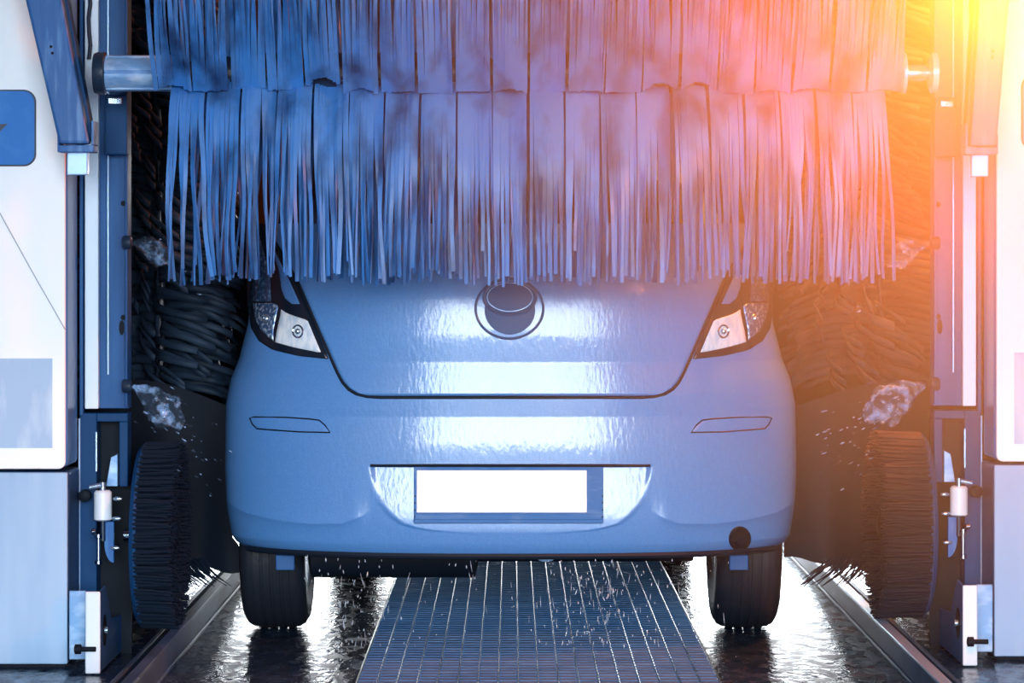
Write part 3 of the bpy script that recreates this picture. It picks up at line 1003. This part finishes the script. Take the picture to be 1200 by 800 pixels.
# ------------------------------------------------------------------ wheel brushes
def wheel_brush(s, Xp, Xt, Yc, Zc, R, label):
    root = thing('wheel_brush', label, 'brush', (Xp, Yc, Zc), 'disc brushes scrubbing at wheel height')
    d = -s                                           # bristles point to the car
    prof = [(0, 0.06), (0.0, R * 0.93), (d * 0.012, R * 0.97), (d * 0.02, R * 0.95), (d * 0.02, 0.05)]
    MB().lathe(prof, (Xp, Yc, Zc), 'X', 64).build('backing_disc', 'frame_blue', root, smooth=True)
    MB().cyl((Xp + s * (0.05 if s < 0 else 0.015), Yc, Zc), (Xp, Yc, Zc), 0.02, 20).build('axle', 'chrome', root, smooth=True)
    MB().lathe([(0, 0.03), (d * 0.02, 0.05), (d * (abs(Xt - Xp) - 0.02), 0.05), (d * (abs(Xt - Xp) - 0.01), 0.02)], (Xp, Yc, Zc), 'X', 24).build('hub', 'void', root, smooth=True)
    rg = random.Random(3 if s < 0 else 4)
    b = MB()
    Ln = abs(Xt - Xp)
    rings = [0.07, 0.10, 0.13, 0.16, 0.19, 0.215, 0.24, 0.255, 0.268]
    for ri, rr in enumerate(rings):
        cnt = int(2 * PI * rr / 0.0105)
        for k in range(cnt):
            a = 2 * PI * k / cnt + rg.uniform(-0.02, 0.02)
            r0 = rr * R / 0.28 + rg.uniform(-0.003, 0.003)
            fl = 1.0 + rg.uniform(0.0, 0.03)
            sk = rg.uniform(-0.03, 0.03)
            L = Ln * rg.uniform(0.93, 1.03) * (1.0 if ri > 1 else 0.9)
            p = []
            for t in (0.1, 0.5, 1.0):
                q = r0 * (1 + (fl - 1) * t * t)
                an = a + sk * t * t
                p.append((Xp + d * L * t, Yc + q * math.cos(an), Zc + q * math.sin(an)))
            b.tube(p, [0.0042, 0.004, 0.0028], 4)
    o = b.build('bristles', 'bristle', root)
    o['kind'] = 'stuff'
    return root


wheel_brush(-1, -1.095, -0.975, 0.0, 0.352, 0.28, 'left dark disc brush at wheel height on blue tower foot')
wheel_brush(1, 1.244, 1.09, 0.17, 0.368, 0.285, 'right disc brush at wheel height glowing reddish brown')


# ------------------------------------------------------------------ upright side brushes
SKIRT_Y = 0.62


def side_brush(cx, cy, R, z0, z1, label, seed):
    root = thing('side_brush', label, 'brush', (cx, cy, 0), 'upright side brushes behind the towers')
    MB().cyl((cx, cy, 0.02), (cx, cy, z1 + 0.1), 0.035, 20).build('shaft', 'dark_trim', root, smooth=True)
    MB().lathe([(0, 0.10), (0.02, 0.10), (0.03, 0.04)], (cx, cy, 0.0), 'Z', 24).build('base_plate', 'dark_trim', root, smooth=True)
    inner, outer = (0.905, 1.60) if cx > 0 else (-0.905, -1.50)
    xs_ = np.linspace(inner, outer, 40)
    P = []
    for v in np.linspace(0, 1, 24):
        row = []
        tuck = (0.012 + 0.026 * (1 - smooth01((v - 0.16) / 0.08))) * (1 - smooth01((v - 0.55) / 0.2)) * (1 if cx > 0 else -1)
        for k, x in enumerate(xs_):
            x = x - tuck * max(0, 1 - k / 4)
            t = (x - inner) / (outer - inner)
            top = 0.70 + 0.085 * math.sin(min(1, t * 1.9) * PI / 2) - 0.12 * max(0, t - 0.5)
            bot = 0.195 + 0.006 * math.sin(x * 37) + 0.02 * math.sin(x * 9)
            row.append((x, SKIRT_Y + 0.015 * math.sin(x * 30) * (1 - v), bot + (top - bot) * v))
        P.append(row)
    P2 = [[(a, y + 0.008, c) for a, y, c in r] for r in P]
    MB().grid(P).grid(P2).build('mud_skirt', 'curtain', root, smooth='all')
    rg = random.Random(seed)
    b = MB()
    for k in range(150):
        x = inner + (outer - inner) * (0.13 + 0.65 * k / 150)
        ln = rg.uniform(0.03, 0.09)
        sl = rg.uniform(0.7, 1.3) * (1 if cx > 0 else -1)
        y = SKIRT_Y + rg.uniform(-0.02, 0.02)
        b.tube([(x, y, 0.215), (x - 0.5 * sl * ln, y, 0.215 - 0.6 * ln), (x - 1.0 * sl * ln, y + 0.01, 0.215 - ln)], [0.003, 0.0025, 0.0012], 4)
    o = b.build('skirt_fringe', 'bristle', root)
    o['kind'] = 'stuff'
    tiers = int((z1 - z0) / 0.085)
    for i in range(tiers):
        z = z0 + 0.05 + i * 0.085
        b = MB()
        nf = 13
        for k in range(nf):
            a0 = 2 * PI * (k + 0.5 * (i % 2)) / nf + rg.uniform(-0.1, 0.1)
            droop = rg.uniform(0.03, 0.09)
            curl = rg.uniform(0.3, 0.8)
            for j in range(3):
                path, wd, wi = [], [], []
                rr = R * rg.uniform(0.86, 1.04)
                dz, ph = rg.gauss(0, 0.010), rg.uniform(0, 6)
                for t in np.linspace(0, 1, 9):
                    a = a0 + curl * t * t
                    q = 0.03 + (rr - 0.03) * t
                    zz = z + (j - 1) * 0.028 + dz * t + 0.03 * math.sin(t * 2.4) - droop * t * t + 0.006 * math.sin(ph + 6 * t) * t
                    path.append((cx + q * math.cos(a), cy + q * math.sin(a), zz))
                    wd.append((0.25 * math.cos(ph), 0.25 * math.sin(ph), 1))
                    wi.append(0.030 - 0.010 * t)
                strip(b, path, wi, wd, 0.004)
        b.build('foam_tier', 'foam_dark', root, smooth='all')
    return root


side_brush(-1.165, 1.0, 0.28, 0.72, 2.5, 'left upright side brush of dark drooping foam beside the car', 21)
side_brush(1.255, 1.2, 0.35, 0.76, 2.5, 'right upright side brush lit deep orange beside the car', 22)


# ------------------------------------------------------------------ hanging splash curtains
def curtain(x0, x1, y, z0, z1, label, lobes, nm='splash_curtain', hem=None):
    P, n = [], 120
    for v in (0, 0.15, 0.5, 1.0):
        row = []
        for x in np.linspace(x0, x1, n):
            zb = hem(x) if hem else z0
            row.append((x, y + 0.02 * math.sin((x - x0) * lobes) + 0.008 * math.sin(x * 53), zb + (z1 - zb) * v))
        P.append(row)
    P2 = [[(a, b_ + 0.006, c) for a, b_, c in r] for r in P]
    b = MB().grid(P).grid(P2)
    o = b.build(nm, 'curtain', None, smooth='all')
    return tag(o, label, 'curtain')


curtain(-2.68, -0.93, 2.3, 0.20, 3.45, 'dark rubber splash curtain hanging behind the left side brush', 22)
curtain(0.93, 2.68, 2.3, 0.20, 3.45, 'orange lit splash curtain hanging behind the right side brush', 22)
curtain(-1.02, 1.02, 2.36, 1.56, 3.45, 'added dark sheet blocking exit light over the car roof behind the roller brush', 20,  # unseen sheet, added to keep exit light out of the brush gaps
        hem=lambda x: min(1.515, max(1.13, 1.13 + 0.4 * (0.82 - abs(x - CX)) / 0.17)))

# ------------------------------------------------------------------ floor grates and rails
GX, GW = 0.072, 0.492


def grate(y0, y1, label):
    t = thing('floor_grate', label, 'grate', (GX, (y0 + y1) / 2, 0), 'steel grate panels down the lane')
    b = MB()
    n = 18
    p = 2 * GW / n
    for k in range(n):
        xa = GX - GW + k * p
        b.box(xa + 0.004, xa + p - 0.004, y0 + 0.004, y1 - 0.004, 0.004, 0.022)
    b.build('grate_slats', 'grate', t, bevel=0.003)
    e = MB()
    for k in range(n + 1):
        xa = GX - GW + k * p
        e.tube([(xa, y0 + 0.004, 0.0215), (xa, y1 - 0.004, 0.0215)], 0.0030, 6)
    e.build('grate_ribs', 'grate_edge', t, smooth=True)
    c = MB()
    m = int((y1 - y0) / 0.05)
    for k in range(m):
        yy = y0 + (k + 0.5) * (y1 - y0) / m
        c.box(GX - GW + 0.004, GX + GW - 0.004, yy - 0.004, yy + 0.004, 0.016, 0.0245)
    c.build('cross_bars', 'grate', t)
    MB().box(GX - GW, GX + GW, y0, y1, 0.0, 0.006).build('grate_tray', 'void', t)
    return t


ed = [-2.2, -1.08, 0.03, 1.13, 2.23, 3.33]
lb = ['steel floor grate panel nearest the camera, cut by the photo edge', 'steel floor grate panel at the bottom edge before the car bumper',
      'steel floor grate panel just under the car bumper', 'shadowed steel floor grate panel under the car middle', 'farthest dark steel floor grate panel under the car nose']
for i in range(5):
    grate(ed[i], ed[i + 1], lb[i])


def floor_rail(x, s, label):
    t = thing('floor_rail', label, 'rail', (x, 1.0, 0), 'floor guide rails along the lane')
    b = MB()
    b.box(x - 0.055, x + 0.055, -3.0, 6.0, 0.0, 0.012)
    b.box(x - s * 0.05, x - s * 0.038, -3.0, 6.0, 0.012, 0.075)
    b.build('rail_channel', 'floor_rail', t, bevel=0.003)
    MB().box(x - s * 0.052, x - s * 0.020, -3.0, 6.0, 0.075, 0.083).build('rail_top', 'rail_edge' if s > 0 else 'floor_rail', t, bevel=0.002)
    MB().box(x + s * 0.045, x + s * 0.06, -3.0, 6.0, 0.0, 0.03).build('outer_kerb', 'floor_rail', t, bevel=0.003)
    bl = MB()
    for k in range(12):
        bl.cyl((x + s * 0.005, -2.6 + k * 0.7, 0.012), (x + s * 0.005, -2.6 + k * 0.7, 0.022), 0.014, 10)
    bl.build('rail_bolts', 'steel', t, smooth=True)


floor_rail(-1.02, -1, 'left floor guide rail, dark, under the left wheel brush')
floor_rail(1.145, 1, 'right floor guide rail with bright steel lip, under the right wheel brush')

# ------------------------------------------------------------------ water
def spray(p0, direc, length, r1, label, seed, drops=60):
    rg = random.Random(seed)
    p0 = Vector(p0)
    dv = Vector(direc).normalized()
    a = Vector((0, 1, 0))
    u = (a - dv * a.dot(dv)).normalized()
    w = dv.cross(u)
    b = MB()
    P = []
    n = 26
    for t in np.linspace(0, 1, 22):
        r = 0.006 + r1 * math.sin(min(1, t * 1.15) * PI * 0.62) ** 1.2 * (1 - 0.75 * max(0, t - 0.7) / 0.3)
        row = []
        for j in range(n):
            an = 2 * PI * j / n
            k = r * (1 + 0.18 * math.sin(3 * an + t * 9 + seed) + 0.12 * math.sin(7 * an - t * 14) + rg.uniform(-0.07, 0.07))
            row.append(p0 + dv * (t * length) + u * k * math.cos(an) + w * k * math.sin(an) + Vector((0, 0, -0.03 * t * t)))
        P.append([tuple(q) for q in row])
    b.grid(P, closed_u=True)
    for _ in range(drops):
        t = rg.uniform(0.3, 1.7)
        q = p0 + dv * (t * length) + (u * rg.gauss(0, 0.6) + w * rg.gauss(0, 0.6)) * r1 * (0.6 + t) + Vector((0, 0, -0.05 * t * t))
        ln = rg.uniform(0.004, 0.018)
        b.tube([q, q + dv * ln * 0.5, q + dv * ln], [0.0012, 0.0024, 0.0008], 5)
    o = b.build('water_spray', 'spray', None, smooth='all')
    return tag(o, label, 'water', 'nozzle sprays on the towers', 'stuff')


spray((AL(0.160), YL + 0.205, 1.215), (1, 0.05, -0.22), 0.115, 0.030, 'small upper water jet from the left tower nozzle', 1, 20)
spray((AL(0.160), YL + 0.205, 0.795), (1, 0.1, -0.62), 0.17, 0.042, 'bright lower water jet from the left tower nozzle above wheel brush', 2, 60)
spray((AR(0.160), YR + 0.205, 1.215), (-1, 0.05, -0.25), 0.13, 0.030, 'small upper water jet from the right tower nozzle', 3, 30)
spray((AR(0.168), YR + 0.205, 0.795), (-1, 0.1, -0.42), 0.20, 0.050, 'lower water jet from the right tower nozzle above wheel brush', 4, 150)

# drips running off the bumper
rg = random.Random(9)
b = MB()
for _ in range(330):
    px_ = rg.choice([rg.uniform(380, 860), rg.uniform(640, 800), rg.gauss(410, 25), rg.gauss(700, 30)])
    x = (px_ - 600) / 397.0
    y = float(rear(min(0.7, abs(x)), 0.30)) - rg.uniform(0.03, 0.10)
    z = rg.uniform(0.03, 0.285)
    ln = rg.choice([0.006, 0.008, 0.012, 0.03]) * rg.uniform(0.6, 1.3)
    r = rg.uniform(0.0008, 0.0024) if ln < 0.02 else 0.0009
    dx = rg.gauss(0, 0.15) * ln
    b.tube([(x, y, z), (x + dx * 0.5, y, z - ln * 0.6), (x + dx, y, z - ln)], [r * 0.4, r, r * 0.5], 5)
tag(b.build('water_drips', 'drip', None, smooth='all'), 'water droplets falling from the car bumper onto the grate', 'water', None, 'stuff')
